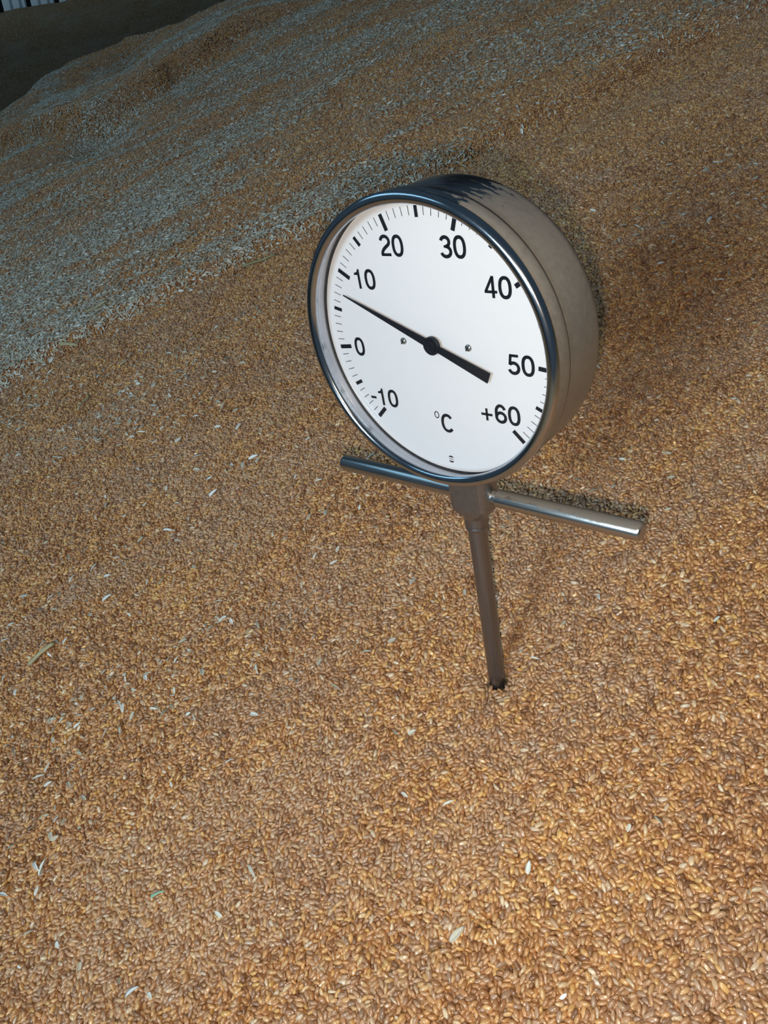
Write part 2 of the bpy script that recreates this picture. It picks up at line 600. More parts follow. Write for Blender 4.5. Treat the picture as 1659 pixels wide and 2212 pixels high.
def pack_tile(T, n, seed=3):
    """let n kernels (three beads each) settle in a periodic square box; returns centres and axes"""
    r = np.random.default_rng(seed)
    half = 0.00155
    rad = np.tile(np.array([0.00103, 0.00133, 0.00103]), n)
    c = np.stack([r.random(n) * T, r.random(n) * T, 0.002 + r.random(n) * 0.021], 1)
    th = r.random(n) * 2 * np.pi
    ph = r.normal(0, 0.75, n)
    ax = np.stack([np.cos(th) * np.cos(ph), np.sin(th) * np.cos(ph), np.sin(ph)], 1)
    p = np.stack([c - ax * half, c, c + ax * half], 1).reshape(-1, 3)
    gid = np.repeat(np.arange(n), 3)
    cs = 0.0031
    nc = int(T / cs); cs = T / nc
    steps = 64
    for it in range(steps):
        if it % 2 == 0:
            q = p.copy(); q[:, :2] %= T
            ci = np.minimum((q[:, 0] / cs).astype(int), nc - 1); cj = np.minimum((q[:, 1] / cs).astype(int), nc - 1)
            ck = np.clip((q[:, 2] / cs).astype(int), 0, 15)
            cid = (ci * nc + cj) * 18 + ck + 1
            order = np.argsort(cid, kind='stable')
            sc = cid[order]
            start = np.searchsorted(sc, np.arange(nc * nc * 18 + 1))
            I, J = [], []
            for di in (-1, 0, 1):
                for dj in (-1, 0, 1):
                    base = (((ci + di) % nc) * nc + (cj + dj) % nc) * 18 + ck + 1
                    s0 = start[base - 1]; s1 = start[base + 2]      # three z cells are contiguous
                    cnt = s1 - s0
                    for k in range(int(cnt.max())):
                        ok = np.nonzero(k < cnt)[0]
                        j = order[s0[ok] + k]
                        keep = (gid[ok] < gid[j])
                        I.append(ok[keep]); J.append(j[keep])
            I = np.concatenate(I); J = np.concatenate(J)
            d = p[J] - p[I]; d[:, :2] -= T * np.round(d[:, :2] / T)
            keep = (d * d).sum(1) < (rad[I] + rad[J] + 0.0008) ** 2
            I = I[keep]; J = J[keep]
        p[:, 2] -= 0.0004 if it < steps * 0.7 else 0.00015
        for sub in range(3):
            d = p[J] - p[I]; d[:, :2] -= T * np.round(d[:, :2] / T)
            ln = np.sqrt((d * d).sum(1)) + 1e-9
            ov = (rad[I] + rad[J] - ln)
            hit = ov > 0
            corr = d[hit] / ln[hit][:, None] * (ov[hit] * 0.42)[:, None]
            acc = np.zeros_like(p)
            for ax_ in range(3):
                acc[:, ax_] = np.bincount(J[hit], corr[:, ax_], len(p)) - np.bincount(I[hit], corr[:, ax_], len(p))
            cap = np.sqrt((acc * acc).sum(1)) + 1e-12
            acc *= np.minimum(1, 0.0008 / cap)[:, None]
            p += acc
            p[:, 2] = np.maximum(p[:, 2], rad)
            P = p.reshape(n, 3, 3)
            cen = P.mean(1)
            a_ = P[:, 2] - P[:, 0]
            a_ /= np.linalg.norm(a_, axis=1)[:, None] + 1e-12
            P[:, 0] = cen - a_ * half; P[:, 1] = cen; P[:, 2] = cen + a_ * half
    P = p.reshape(n, 3, 3)
    cen = P.mean(1); a_ = P[:, 2] - P[:, 0]; a_ /= np.linalg.norm(a_, axis=1)[:, None]
    cen[:, :2] %= T
    return cen, a_


TILE = 0.14
tc_, ta_ = pack_tile(TILE, 4000)
top = np.percentile(tc_[:, 2], 97)
tdep = top - tc_[:, 2]                       # depth below the packed surface


def axes_to_euler(X, roll):
    """euler XYZ (radians) of frames whose x axis is X, spun by roll about it"""
    ref = np.tile(np.array([0., 0., 1.]), (len(X), 1))
    Y = np.cross(ref, X); ny = np.linalg.norm(Y, axis=1)
    bad = ny < 1e-3
    Y[bad] = (0, 1, 0)
    Y /= np.linalg.norm(Y, axis=1)[:, None]
    Z = np.cross(X, Y)
    c, s = np.cos(roll)[:, None], np.sin(roll)[:, None]
    Y2 = Y * c + Z * s
    Z2 = np.cross(X, Y2)
    # R columns X,Y2,Z2 ; R = Rz Ry Rx
    ry = -np.arcsin(np.clip(X[:, 2], -1, 1))
    rz = np.arctan2(X[:, 1], X[:, 0])
    rx = np.arctan2(Y2[:, 2], Z2[:, 2])
    return np.stack([rx, ry, rz], 1)


CAMV = np.array(CAM)
FWD = np.array([0, math.cos(PITCH), -math.sin(PITCH)])
UPV = np.array([0, math.sin(PITCH), math.cos(PITCH)])


def view(P):
    """distance along the view axis and frame position (fractions of the frame, 0..1 inside)"""
    d = P - CAMV
    z = d @ FWD
    zz = np.maximum(z, 1e-4)
    return z, 0.5 + d[:, 0] / zz * 1700 / 1659, 0.5 - (d @ UPV) / zz * 1700 / 2212


def surface_frame(a, b):
    """world position and local surface axes at (a, b)"""
    e = 0.004
    w = height(a, b)
    wa = (height(a + e, b) - w) / e
    wb = (height(a, b + e) - w) / e
    P = a[:, None] * E1 + b[:, None] * E2 + w[:, None] * NN
    n = NN - wa[:, None] * E1 - wb[:, None] * E2
    n /= np.linalg.norm(n, axis=1)[:, None]
    u = E1 - n * (n @ E1)[:, None]
    u /= np.linalg.norm(u, axis=1)[:, None]
    v = np.cross(n, u)
    return P, u, v, n


# probe axis in world (needed so that no kernel sits inside the steel)
RD = np.array([[0.762985539, -0.170432574, -0.623542946], [-0.216952628, 0.841148104, -0.495380081], [0.608920869, 0.513247118, 0.604808045]])
MW = np.array([[1, 0, 0], [0, math.sin(PITCH), -math.cos(PITCH)], [0, math.cos(PITCH), math.sin(PITCH)]])
DIALR = MW @ RD                              # dial axes in world, columns right / up / towards viewer
STEM_AX = DIALR[:, 1]


def build_kernels():
    ext = (-1.0, 1.3, -0.36, 3.55)
    A, B, DEP, AX, IDX = [], [], [], [], []
    i0, i1 = int(math.floor(ext[0] / TILE)), int(math.ceil(ext[1] / TILE))
    j0, j1 = int(math.floor(ext[2] / TILE)), int(math.ceil(ext[3] / TILE))
    r = np.random.default_rng(11)
    for i in range(i0, i1):
        for j in range(j0, j1):
            cc = np.array([[(i + 0.5) * TILE, (j + 0.5) * TILE]])
            Pw = cc[:, :1] * E1 + cc[:, 1:] * E2
            z, fx, fy = view(Pw)
            mg = 0.12 / max(z[0], 0.2) + 0.10
            if z[0] < 0.12 or not (-mg - 0.1 < fx[0] < 1 + mg + 0.1 and -mg - 0.1 < fy[0] < 1 + mg + 0.12):
                continue
            k = r.integers(0, 4)
            x = tc_[:, 0] - TILE / 2; y = tc_[:, 1] - TILE / 2
            ax, ay = ta_[:, 0].copy(), ta_[:, 1].copy()
            for _ in range(k):
                x, y = -y, x
                ax, ay = -ay, ax
            lim = 0.0050 if cc[0, 1] < 0.9 else (0.0040 if cc[0, 1] < 1.7 else 0.0034)
            ok = tdep < lim
            A.append(x[ok] + cc[0, 0]); B.append(y[ok] + cc[0, 1]); DEP.append(tdep[ok])
            AX.append(np.stack([ax, ay, ta_[:, 2]], 1)[ok])
    a = np.concatenate(A); b = np.concatenate(B); dep = np.concatenate(DEP); ax = np.concatenate(AX)
    P, u, v, n = surface_frame(a, b)
    P = P - n * dep[:, None]
    X = u * ax[:, :1] + v * ax[:, 1:2] + n * ax[:, 2:3]
    # clear of the probe, and a little open gap on its left
    s = P @ STEM_AX
    off = P - s[:, None] * STEM_AX
    ok = np.linalg.norm(off, axis=1) > 0.0083
    P, X, a, b, dep = P[ok], X[ok], a[ok], b[ok], dep[ok]
    N = len(P)
    eul = axes_to_euler(X, r.random(N) * 2 * np.pi)
    patch = fbm(a * 9, b * 16, 31, 3)
    tint = np.clip(r.beta(1.7, 1.45, N) * 0.9 + 0.28 * (patch - 0.5), 0, 0.90)
    odd = r.random(N)
    tint = np.where(odd < 0.045, 0.93 + 0.07 * r.random(N), tint)
    tint = np.where(odd > 0.985, 0.02 + 0.1 * r.random(N), tint)
    scl = np.clip(r.normal(1.0, 0.085, N), 0.72, 1.2)
    kind = r.choice(4, N, p=[0.38, 0.26, 0.24, 0.12])
    grey = 0.5 * fbm(a * 6 + 2, b * 14, 52, 3) + 0.5 * fbm(a * 16 + 4, b * 34, 51, 4)
    dust = np.clip(sst(0.46, 0.62, grey) * 0.50 * r.random(N) ** 0.7 + 0.08 + 0.6 * r.random(N) ** 3, 0, 0.75)
    return P, eul, tint, scl, kind, dep, dust


def scatter_group(proto_coll, with_surface):
    ng = bpy.data.node_groups.new('scatter_' + proto_coll.name, 'GeometryNodeTree')
    ng.interface.new_socket('Geometry', in_out='INPUT', socket_type='NodeSocketGeometry')
    ng.interface.new_socket('Geometry', in_out='OUTPUT', socket_type='NodeSocketGeometry')
    N = ng.nodes
    gi = N.new('NodeGroupInput'); go = N.new('NodeGroupOutput')

    def named(nm, typ):
        x = N.new('GeometryNodeInputNamedAttribute')
        x.data_type = typ
        x.inputs['Name'].default_value = nm
        return x.outputs['Attribute']
    ci = N.new('GeometryNodeCollectionInfo')
    ci.inputs['Collection'].default_value = proto_coll
    ci.inputs['Separate Children'].default_value = True
    ci.inputs['Reset Children'].default_value = True
    ip = N.new('GeometryNodeInstanceOnPoints')
    ip.inputs['Pick Instance'].default_value = True
    ng.links.new(ci.outputs[0], ip.inputs['Instance'])
    ng.links.new(named('kindex', 'INT'), ip.inputs['Instance Index'])
    ng.links.new(named('rot', 'FLOAT_VECTOR'), ip.inputs['Rotation'])
    ng.links.new(named('scl', 'FLOAT'), ip.inputs['Scale'])
    if with_surface:
        sg = N.new('GeometryNodeSeparateGeometry')
        sg.domain = 'POINT'
        ng.links.new(named('is_seed', 'BOOLEAN'), sg.inputs['Selection'])
        ng.links.new(gi.outputs[0], sg.inputs['Geometry'])
        ng.links.new(sg.outputs['Selection'], ip.inputs['Points'])
        jn = N.new('GeometryNodeJoinGeometry')
        ng.links.new(ip.outputs[0], jn.inputs[0])
        ng.links.new(sg.outputs['Inverted'], jn.inputs[0])
        ng.links.new(jn.outputs[0], go.inputs[0])
    else:
        ng.links.new(gi.outputs[0], ip.inputs['Points'])
        ng.links.new(ip.outputs[0], go.inputs[0])
    return ng


def put_attr(me, name, typ, arr, prop='value'):
    at = me.attributes.new(name, typ, 'POINT')
    at.data.foreach_set(prop, np.ascontiguousarray(arr).ravel())


def scatter_object(name, P, eul, scl, tint, kind, proto_coll, surface=None, material=None, dust=None):
    me = bpy.data.meshes.new(name)
    sv = np.zeros((0, 3)); sf = []
    if surface is not None:
        sv, sf = surface
    nv = len(sv) + len(P)
    me.vertices.add(nv)
    me.vertices.foreach_set('co', np.concatenate([sv, P]).astype(np.float32).ravel())
    if len(sf):
        sf = np.asarray(sf, dtype=np.int32)
        me.loops.add(sf.size)
        me.loops.foreach_set('vertex_index', sf.ravel())
        me.polygons.add(len(sf))
        me.polygons.foreach_set('loop_start', np.arange(len(sf), dtype=np.int32) * 4)
        me.polygons.foreach_set('use_smooth', np.ones(len(sf), dtype=bool))
    me.update(calc_edges=True)
    me.validate()
    z = len(sv)
    put_attr(me, 'is_seed', 'BOOLEAN', np.concatenate([np.zeros(z, bool), np.ones(len(P), bool)]))
    put_attr(me, 'rot', 'FLOAT_VECTOR', np.concatenate([np.zeros((z, 3)), eul]).astype(np.float32), 'vector')
    put_attr(me, 'scl', 'FLOAT', np.concatenate([np.ones(z), scl]).astype(np.float32))
    put_attr(me, 'tint', 'FLOAT', np.concatenate([np.ones(z) * 0.5, tint]).astype(np.float32))
    if dust is not None:
        put_attr(me, 'dust', 'FLOAT', np.concatenate([np.zeros(z), dust]).astype(np.float32))
    put_attr(me, 'kindex', 'INT', np.concatenate([np.zeros(z, int), kind]).astype(np.int32))
    if material is not None:
        me.materials.append(material)
    o = bpy.data.objects.new(name, me)
    COL.objects.link(o)
    md = o.modifiers.new('scatter', 'NODES')
    md.node_group = scatter_group(proto_coll, surface is not None)
    return o


# ------------------------------------------------------------------ the setting: far bank of grain and the hall wall
WALL_Y = 7.0


def far_ground():
    xs = np.linspace(-7.5, 0.6, 91); ys = np.linspace(4.4, 7.04, 40)
    X, Y = np.meshgrid(xs, ys, indexing='ij')
    Z = -0.361 + 0.222 * (X + 3.136) - (WALL_Y - Y) * 0.27 + 0.10 * (fbm(X * 1.3, Y * 2.0, 41, 4) - 0.5) + 0.03 * (fbm(X * 7, Y * 7, 42, 2) - 0.5)
    Z = Z - 0.25 * sst(4.4, 3.0, Y)
    v = np.stack([X, Y, Z], -1).reshape(-1, 3)
    f = []
    ny = len(ys)
    for i in range(len(xs) - 1):
        for j in range(ny - 1):
            f.append((i * ny + j, (i + 1) * ny + j, (i + 1) * ny + j + 1, i * ny + j + 1))
    o = mesh_obj('grain_bank', v.tolist(), f, M_HEAP)
    return tag(o, 'dim far bank of wheat rising to the wall in the top left corner', 'wheat', kind='stuff')


far_ground()


def back_wall():
    m_sheet, nt, b = mat('painted_sheet_metal')
    tc = nt.nodes.new('ShaderNodeTexCoord')
    n = noise(nt, 6.0, 4, 0.6, tc.outputs['Object'])
    r = ramp(nt, [(0.3, (0.60, 0.68, 0.72)), (0.7, (0.72, 0.80, 0.84))])
    nt.links.new(n.outputs['Fac'], r.inputs[0])
    nt.links.new(r.outputs[0], b.inputs['Base Color'])
    b.inputs['Roughness'].default_value = 0.5
    m_dark = simple('dark_recess', (0.02, 0.024, 0.028), 0.8)
    bx = [(-7.6, WALL_Y + 0.12, -2.6), (4.6, WALL_Y + 0.12, -2.6), (4.6, WALL_Y + 0.12, 3.5), (-7.6, WALL_Y + 0.12, 3.5),
          (-7.6, WALL_Y + 0.2, -2.6), (4.6, WALL_Y + 0.2, -2.6), (4.6, WALL_Y + 0.2, 3.5), (-7.6, WALL_Y + 0.2, 3.5)]
    wall = mesh_obj('wall_back', bx, [(0, 1, 2, 3), (7, 6, 5, 4), (0, 4, 5, 1), (1, 5, 6, 2), (2, 6, 7, 3), (3, 7, 4, 0)], m_dark, smooth=False)
    wall['kind'] = 'structure'
    wall['label'] = 'pale ribbed sheet-metal wall with dark gaps in the top left corner'
    # one sheet: three flat pans with two V grooves between them
    prof = [(0.0, 0.03), (0.0, 0.0), (0.056, 0.0), (0.064, 0.022), (0.072, 0.022), (0.080, 0.0), (0.132, 0.0), (0.140, 0.022), (0.148, 0.022), (0.156, 0.0), (0.180, 0.0), (0.180, 0.03)]
    back = [(x, 0.036) for x, y in prof[::-1]]
    ring = prof + [(0.180, 0.036), (0.0, 0.036)]
    vs, fs = [], []
    k = len(ring)
    for zz in (-1.2, 3.4):
        for x, y in ring:
            vs.append((x, y, zz))
    for i in range(k):
        j = (i + 1) % k
        fs.append((i, j, j + k, i + k))
    me = bpy.data.meshes.new('wall_panel')
    me.from_pydata(vs, [], fs)
    me.materials.append(m_sheet)
    me.update()
    pitch = 0.228
    x0 = -3.105
    for i in range(-9, 14):
        p = bpy.data.objects.new('wall_panel', me)
        COL.objects.link(p)
        p.parent = wall
        p.location = (x0 + i * pitch, WALL_Y + 0.05, 0)


back_wall()


def hall_floor():
    z1, z0 = -2.6, -2.8
    x0, x1, y0, y1 = -7.6, 4.6, -5.0, WALL_Y + 0.2
    vs = [(x0, y0, z0), (x1, y0, z0), (x1, y1, z0), (x0, y1, z0), (x0, y0, z1), (x1, y0, z1), (x1, y1, z1), (x0, y1, z1)]
    m, nt, b = mat('hall_concrete')
    n = noise(nt, 5.0, 5)
    r = ramp(nt, [(0.3, (0.16, 0.155, 0.145)), (0.7, (0.27, 0.26, 0.245))])
    nt.links.new(n.outputs['Fac'], r.inputs[0])
    nt.links.new(r.outputs[0], b.inputs['Base Color'])
    b.inputs['Roughness'].default_value = 0.85
    o = mesh_obj('floor', vs, [(3, 2, 1, 0), (4, 5, 6, 7), (0, 1, 5, 4), (1, 2, 6, 5), (2, 3, 7, 6), (3, 0, 4, 7)], m, smooth=False)
    o['kind'] = 'structure'


hall_floor()

# ------------------------------------------------------------------ the probe thermometer
BASE = Vector((0, 0, 0))
thermo = bpy.data.objects.new('dial_thermometer', None)
thermo.empty_display_size = 0.05
COL.objects.link(thermo)
mt = Matrix([list(DIALR[0]), list(DIALR[1]), list(DIALR[2])]).to_4x4()
thermo.matrix_world = mt
tag(thermo, 'round white-dialled steel probe thermometer with crossbar handle stuck upright in the wheat', 'thermometer')


def D(v):
    """dial units (centre of scale, radius of scale = 1) to the thermometer's local metres"""
    return (v[0] * S, (v[1] + 3.55) * S, (v[2] + 0.22) * S)


def dpart(name, verts, faces, material, parent=thermo, smooth=True, label=None, auto=35):
    me = bpy.data.meshes.new(name)
    me.from_pydata([D(v) for v in verts], [], faces)
    me.materials.append(material)
    if smooth:
        me.polygons.foreach_set('use_smooth', [True] * len(me.polygons))
    me.update()
    o = bpy.data.objects.new(name, me)
    COL.objects.link(o)
    o.parent = parent
    if smooth and auto:
        sharp(o, auto)
    if label:
        o['label'] = label
    return o


# case
prof = [(1.085, -0.018), (1.088, -0.03), (1.104, -0.036), (1.108, -0.06), (1.108, -0.40), (1.104, -0.44), (1.092, -0.472), (1.07, -0.495), (1.03, -0.51), (0.6, -0.515), (0.0, -0.515)]
v, f_ = lathe([(r, z) for r, z in prof], 160)
f_ = [q[::-1] for q in f_]
dpart('case', v, f_, M_CASE, label='dust-filmed round steel case, wiped dark on top', auto=50)
# bezel
BY = 0.012                                  # the ring sits a touch high on the dial
arc = [(1.084 + 0.045 * math.cos(t), 0.166 + 0.042 * math.sin(t)) for t in [math.radians(x) for x in range(215, -41, -15)]]
v, f_ = lathe([(1.098, 0.003), (1.098, 0.06), (1.094, 0.066), (1.094, 0.125), (1.070, 0.140)], 160)
dpart('inner_ring', v, f_, M_RING, label='satin steel ring between glass and dial', auto=30)
prof = [(1.085, 0.142)] + arc + [(1.104, 0.138)]
v, f_ = lathe(prof, 160)
v = [(a, b + BY, c) for a, b, c in v]
dpart('bezel', v, f_, M_BEZEL, label='polished steel bezel ring', auto=60)
prof = [(1.100, 0.140), (1.110, 0.134), (1.118, 0.12), (1.121, 0.02), (1.118, -0.006), (1.106, -0.016), (1.085, -0.020)]
v, f_ = lathe(prof, 160)
v = [(a, b + BY, c) for a, b, c in v]
dpart('rim_band', v, f_, M_CASE, label='dusty band between the bezel and the case', auto=50)
v, f_ = lathe([(1.081, -0.004), (1.083, 0.003), (1.098, 0.003)], 128, closed=False)
dpart('gasket', v, f_, M_GASKET, label='thin black seal around the dial', auto=40)
v, f_ = lathe([(0.0, 0.098), (1.090, 0.098), (1.090, 0.078), (0.0, 0.078)], 96)
dpart('glass', v, f_, M_GLASS, label='clear glass pane', smooth=False)
v, f_ = lathe([(0.0, 0.0), (1.083, 0.0), (1.083, -0.012), (0.0, -0.012)], 128)
dial = dpart('dial', v, f_, M_DIAL, smooth=False, label='white dial face in degrees Celsius from -10 to +60')

INKZ = 0.0022


class Ink:
    def __init__(self):
        self.v, self.f = [], []

    def poly(self, pts):
        k = len(self.v)
        self.v += [(x, y, INKZ) for x, y in pts]
        self.f.append(tuple(range(k, k + len(pts))))

    def ribbon(self, pts, w, closed=False):
        n = len(pts)
        k = len(self.v)
        for i, (x, y) in enumerate(pts):
            if closed:
                a, b = pts[i - 1], pts[(i + 1) % n]
            else:
                a, b = pts[max(0, i - 1)], pts[min(n - 1, i + 1)]
            dx, dy = b[0] - a[0], b[1] - a[1]
            L = math.hypot(dx, dy) or 1
            ww = w[i] if isinstance(w, list) else w
            nx, ny = -dy / L * ww / 2, dx / L * ww / 2
            self.v += [(x + nx, y + ny, INKZ), (x - nx, y - ny, INKZ)]
        for i in range(n if closed else n - 1):
            j = (i + 1) % n
            self.f.append((k + 2 * i, k + 2 * i + 1, k + 2 * j + 1, k + 2 * j))

    def build(self, name, parent, label=None):
        # all faces towards the viewer
        fs = []
        for f in self.f:
            p = [self.v[i] for i in f]
            ar = sum(p[i][0] * p[(i + 1) % len(p)][1] - p[(i + 1) % len(p)][0] * p[i][1] for i in range(len(p)))
            fs.append(f if ar > 0 else f[::-1])
        return dpart(name, self.v, fs, M_INK, parent, smooth=False, label=label)


def ell(cx, cy, rx, ry, a0, a1, n=28, e=2.0):
    out = []
    for i in range(n + 1):
        t = math.radians(a0 + (a1 - a0) * i / n)
        c, s = math.cos(t), math.sin(t)
        out.append((cx + rx * math.copysign(abs(c) ** (2 / e), c), cy + ry * math.copysign(abs(s) ** (2 / e), s)))
    return out


def bez(p0, p1, p2, p3, n=14):
    out = []
    for i in range(n + 1):
        t = i / n; u = 1 - t
        out.append(tuple(u ** 3 * a + 3 * u * u * t * b + 3 * u * t * t * c + t ** 3 * d for a, b, c, d in zip(p0, p1, p2, p3)))
    return out


def glyph(ch):
    """list of (kind, points, width) in a box 0.66 wide and 1 high"""
    w = 0.165
    if ch == '0':
        return [('c', ell(0.33, 0.5, 0.262, 0.44, 0, 360, 48, 2.35)[:-1], w)]
    if ch == '1':
        return [('p', [(0.285, 0), (0.440, 0), (0.440, 0.71), (0.285, 0.71)], 0), ('p', [(0.07, 0.695), (0.440, 0.695), (0.440, 1.0), (0.325, 1.0), (0.30, 0.90), (0.22, 0.83), (0.08, 0.805)], 0)]
    if ch == '2':
        top = ell(0.33, 0.70, 0.255, 0.238, 172, -15, 22)
        tail = bez(top[-1], (0.54, 0.47), (0.10, 0.40), (0.085, 0.06))
        return [('r', top + tail[1:], w), ('p', [(0.02, 0), (0.63, 0), (0.63, 0.14), (0.02, 0.14)], 0)]
    if ch == '3':
        return [('r', ell(0.315, 0.725, 0.225, 0.212, 165, -88, 22), w), ('r', ell(0.32, 0.292, 0.262, 0.23, 88, -165, 26), w), ('p', [(0.22, 0.46), (0.34, 0.46), (0.34, 0.575), (0.22, 0.575)], 0)]
    if ch == '4':
        return [('r', [(0.44, 0.945), (0.07, 0.31)], 0.135), ('p', [(0.0, 0.215), (0.67, 0.215), (0.67, 0.345), (0.0, 0.345)], 0), ('p', [(0.385, 0), (0.535, 0), (0.535, 1.0), (0.385, 1.0)], 0)]
    if ch == '5':
        return [('p', [(0.13, 0.862), (0.60, 0.862), (0.60, 1.0), (0.13, 1.0)], 0), ('r', [(0.19, 0.96), (0.12, 0.46)], 0.145), ('r', ell(0.32, 0.318, 0.262, 0.258, 140, -162, 30), w)]
    if ch == '6':
        return [('c', ell(0.335, 0.31, 0.258, 0.25, 0, 360, 36)[:-1], w), ('r', [(0.077, 0.31)] + ell(0.34, 0.56, 0.263, 0.378, 180, 28, 24), w)]
    if ch == 'C':
        return [('r', ell(0.36, 0.5, 0.30, 0.44, 38, 322, 44, 2.2), w)]
    return []


def draw_text(ink, txt, x, y, h, adv=0.76):
    for ch in txt:
        for kind, pts, w in glyph(ch):
            q = [(x + px * h, y + py * h) for px, py in pts]
            if kind == 'p':
                ink.poly(q)
            else:
                ink.ribbon(q, w * h, kind == 'c')
        x += adv * h


NH = 0.152
for txt, x, y in (('20', -0.376, 0.647), ('10', -0.700, 0.391), ('0', -0.829, -0.169), ('10', -0.683, -0.596), ('30', 0.166, 0.644),
                  ('40', 0.497, 0.380), ('50', 0.626, -0.166), ('60', 0.474, -0.574)):
    ik = Ink()
    lab = 'printed numeral ' + txt
    draw_text(ik, txt, x, y, NH)
    if x == -0.683:
        ik.poly([(-0.758, -0.546), (-0.700, -0.546), (-0.700, -0.525), (-0.758, -0.525)])
        lab = 'printed numeral -10'
    if txt == '60':
        ik.poly([(0.350, -0.530), (0.450, -0.530), (0.450, -0.510), (0.350, -0.510)])
        ik.poly([(0.390, -0.571), (0.410, -0.571), (0.410, -0.470), (0.390, -0.470)])
        lab = 'printed numeral +60'
    ik.build('numeral', dial, lab)
ik = Ink()
draw_text(ik, 'C', -0.043, -0.737, 0.158)
ik.ribbon(ell(-0.082, -0.598, 0.0195, 0.027, 0, 360, 28)[:-1], 0.008, True)
ik.build('degree_symbol', dial, 'printed degrees Celsius sign')
for v10 in range(-10, 61):
    th = math.radians((v10 - 25) * 270.0 / 70.0)
    if v10 % 10 == 0:
        r0, r1, w = 0.878, 1.0, 0.034
    elif v10 % 5 == 0:
        r0, r1, w = 0.920, 1.0, 0.029
    else:
        r0, r1, w = 0.935, 1.002, 0.0052
    if v10 % 5 == 0:
        ik = Ink()
        ik.ribbon([(r0 * math.sin(th), r0 * math.cos(th)), (r1 * math.sin(th), r1 * math.cos(th))], w)
        ik.build('scale_mark', dial)
ik = Ink()
for v10 in range(-10, 61):
    if v10 % 5:
        th = math.radians((v10 - 25) * 270.0 / 70.0)
        ik.ribbon([(0.935 * math.sin(th), 0.935 * math.cos(th)), (1.002 * math.sin(th), 1.002 * math.cos(th))], 0.0052)
ik.build('fine_scale', dial, 'hairline one-degree marks')
# maker's roundel near the bottom of the dial
ik = Ink()
cx, cy, rr = 0.0, -0.984, 0.031
up = [(cx + rr * math.cos(math.radians(t)), cy + rr * math.sin(math.radians(t))) for t in range(32, 149, 6)]
ik.poly(up)
ik.poly([(x, 2 * cy - y) for x, y in up][::-1])
lw, lh = 0.0022, 0.013
for x0, strokes in ((-0.020, [[(0, 1), (0.45, 0)], [(0.45, 0), (0.9, 1)]]), (-0.005, [[(0.05, 0), (0.05, 1)], [(0.05, 1), (0.5, 0.95), (0.75, 0.5), (0.5, 0.05), (0.05, 0)]]),
                    (0.009, [[(0.05, 0), (0.05, 1)], [(0.75, 0), (0.75, 1)], [(0.05, 0.5), (0.75, 0.5)]])):
    for st_ in strokes:
        ik.ribbon([(x0 + px * lh, cy - lh / 2 + py * lh) for px, py in st_], lw)
ik.build('maker_mark', dial, 'tiny black and white round maker mark')
# dial screws
for sx in (-0.302, 0.302):
    v, f_ = lathe([(0.0, 0.016), (0.014, 0.015), (0.024, 0.010), (0.029, 0.001)], 24)
    v = [(a + sx, b - 0.003, c) for a, b, c in v]
    sc = dpart('dial_screw', v, f_, M_SCREW, dial, label='small slotted screw head')
    c_, s_ = math.cos(0.9), math.sin(0.9)
    q = [(-0.025, -0.004), (0.025, -0.004), (0.025, 0.004), (-0.025, 0.004)]
    ring = [(sx + x * c_ - y * s_, -0.003 + x * s_ + y * c_) for x, y in q]
    # slot insert slightly proud so that it reads as a dark cut
    vv = [(x, y, 0.0168) for x, y in ring] + [(x, y, 0.008) for x, y in ring]
    for i in range(4):
        pass
    ff = [(0, 1, 2, 3), (0, 4, 5, 1), (1, 5, 6, 2), (2, 6, 7, 3), (3, 7, 4, 0)]
    me = bpy.data.meshes.new('dial_screw')
    vv = [D(p) for p in vv]
    base_n = len(sc.data.vertices)
    m0 = sc.data
    allv = [tuple(x.co) for x in m0.vertices] + vv
    allf = [tuple(p.vertices) for p in m0.polygons] + [tuple(i + base_n for i in t) for t in ff]
    me.from_pydata(allv, [], allf)
    me.materials.append(M_SCREW)
    me.materials.append(M_GASKET)
    for p in me.polygons:
        p.material_index = 1 if p.vertices[0] >= base_n else 0
    me.update()
    sc.data = me
# pointer
pa = math.radians(157.0)
pc, ps = math.cos(pa), math.sin(pa)


def pt(u, w, z):
    return (u * pc - w * ps, u * ps + w * pc, z)


outl = [(0.880, 0.003), (0.06, 0.031), (-0.05, 0.026), (-0.523, 0.0425), (-0.523, -0.0425), (-0.05, -0.026), (0.06, -0.031), (0.880, -0.003)]
vs = [pt(u, w, 0.046) for u, w in outl] + [pt(u, w, 0.037) for u, w in outl]
fs = [(0, 1, 6, 7), (1, 2, 5, 6), (2, 3, 4, 5), (15, 14, 9, 8), (14, 13, 10, 9), (13, 12, 11, 10)]
for i in range(8):
    j = (i + 1) % 8
    fs.append((i, i + 8, j + 8, j))
fs = [q[::-1] if k < 6 else q for k, q in enumerate(fs)]
pointer = dpart('pointer', vs, fs, M_POINTER, smooth=False, label='black tapered needle at about seven degrees')
v, f_ = lathe([(0.0, 0.074), (0.040, 0.074), (0.044, 0.068), (0.044, 0.060), (0.066, 0.060), (0.071, 0.054), (0.071, 0.030), (0.02, 0.028), (0.02, 0.0)], 40)
dpart('hub', v, f_, M_POINTER, pointer, label='black round needle hub', auto=35)

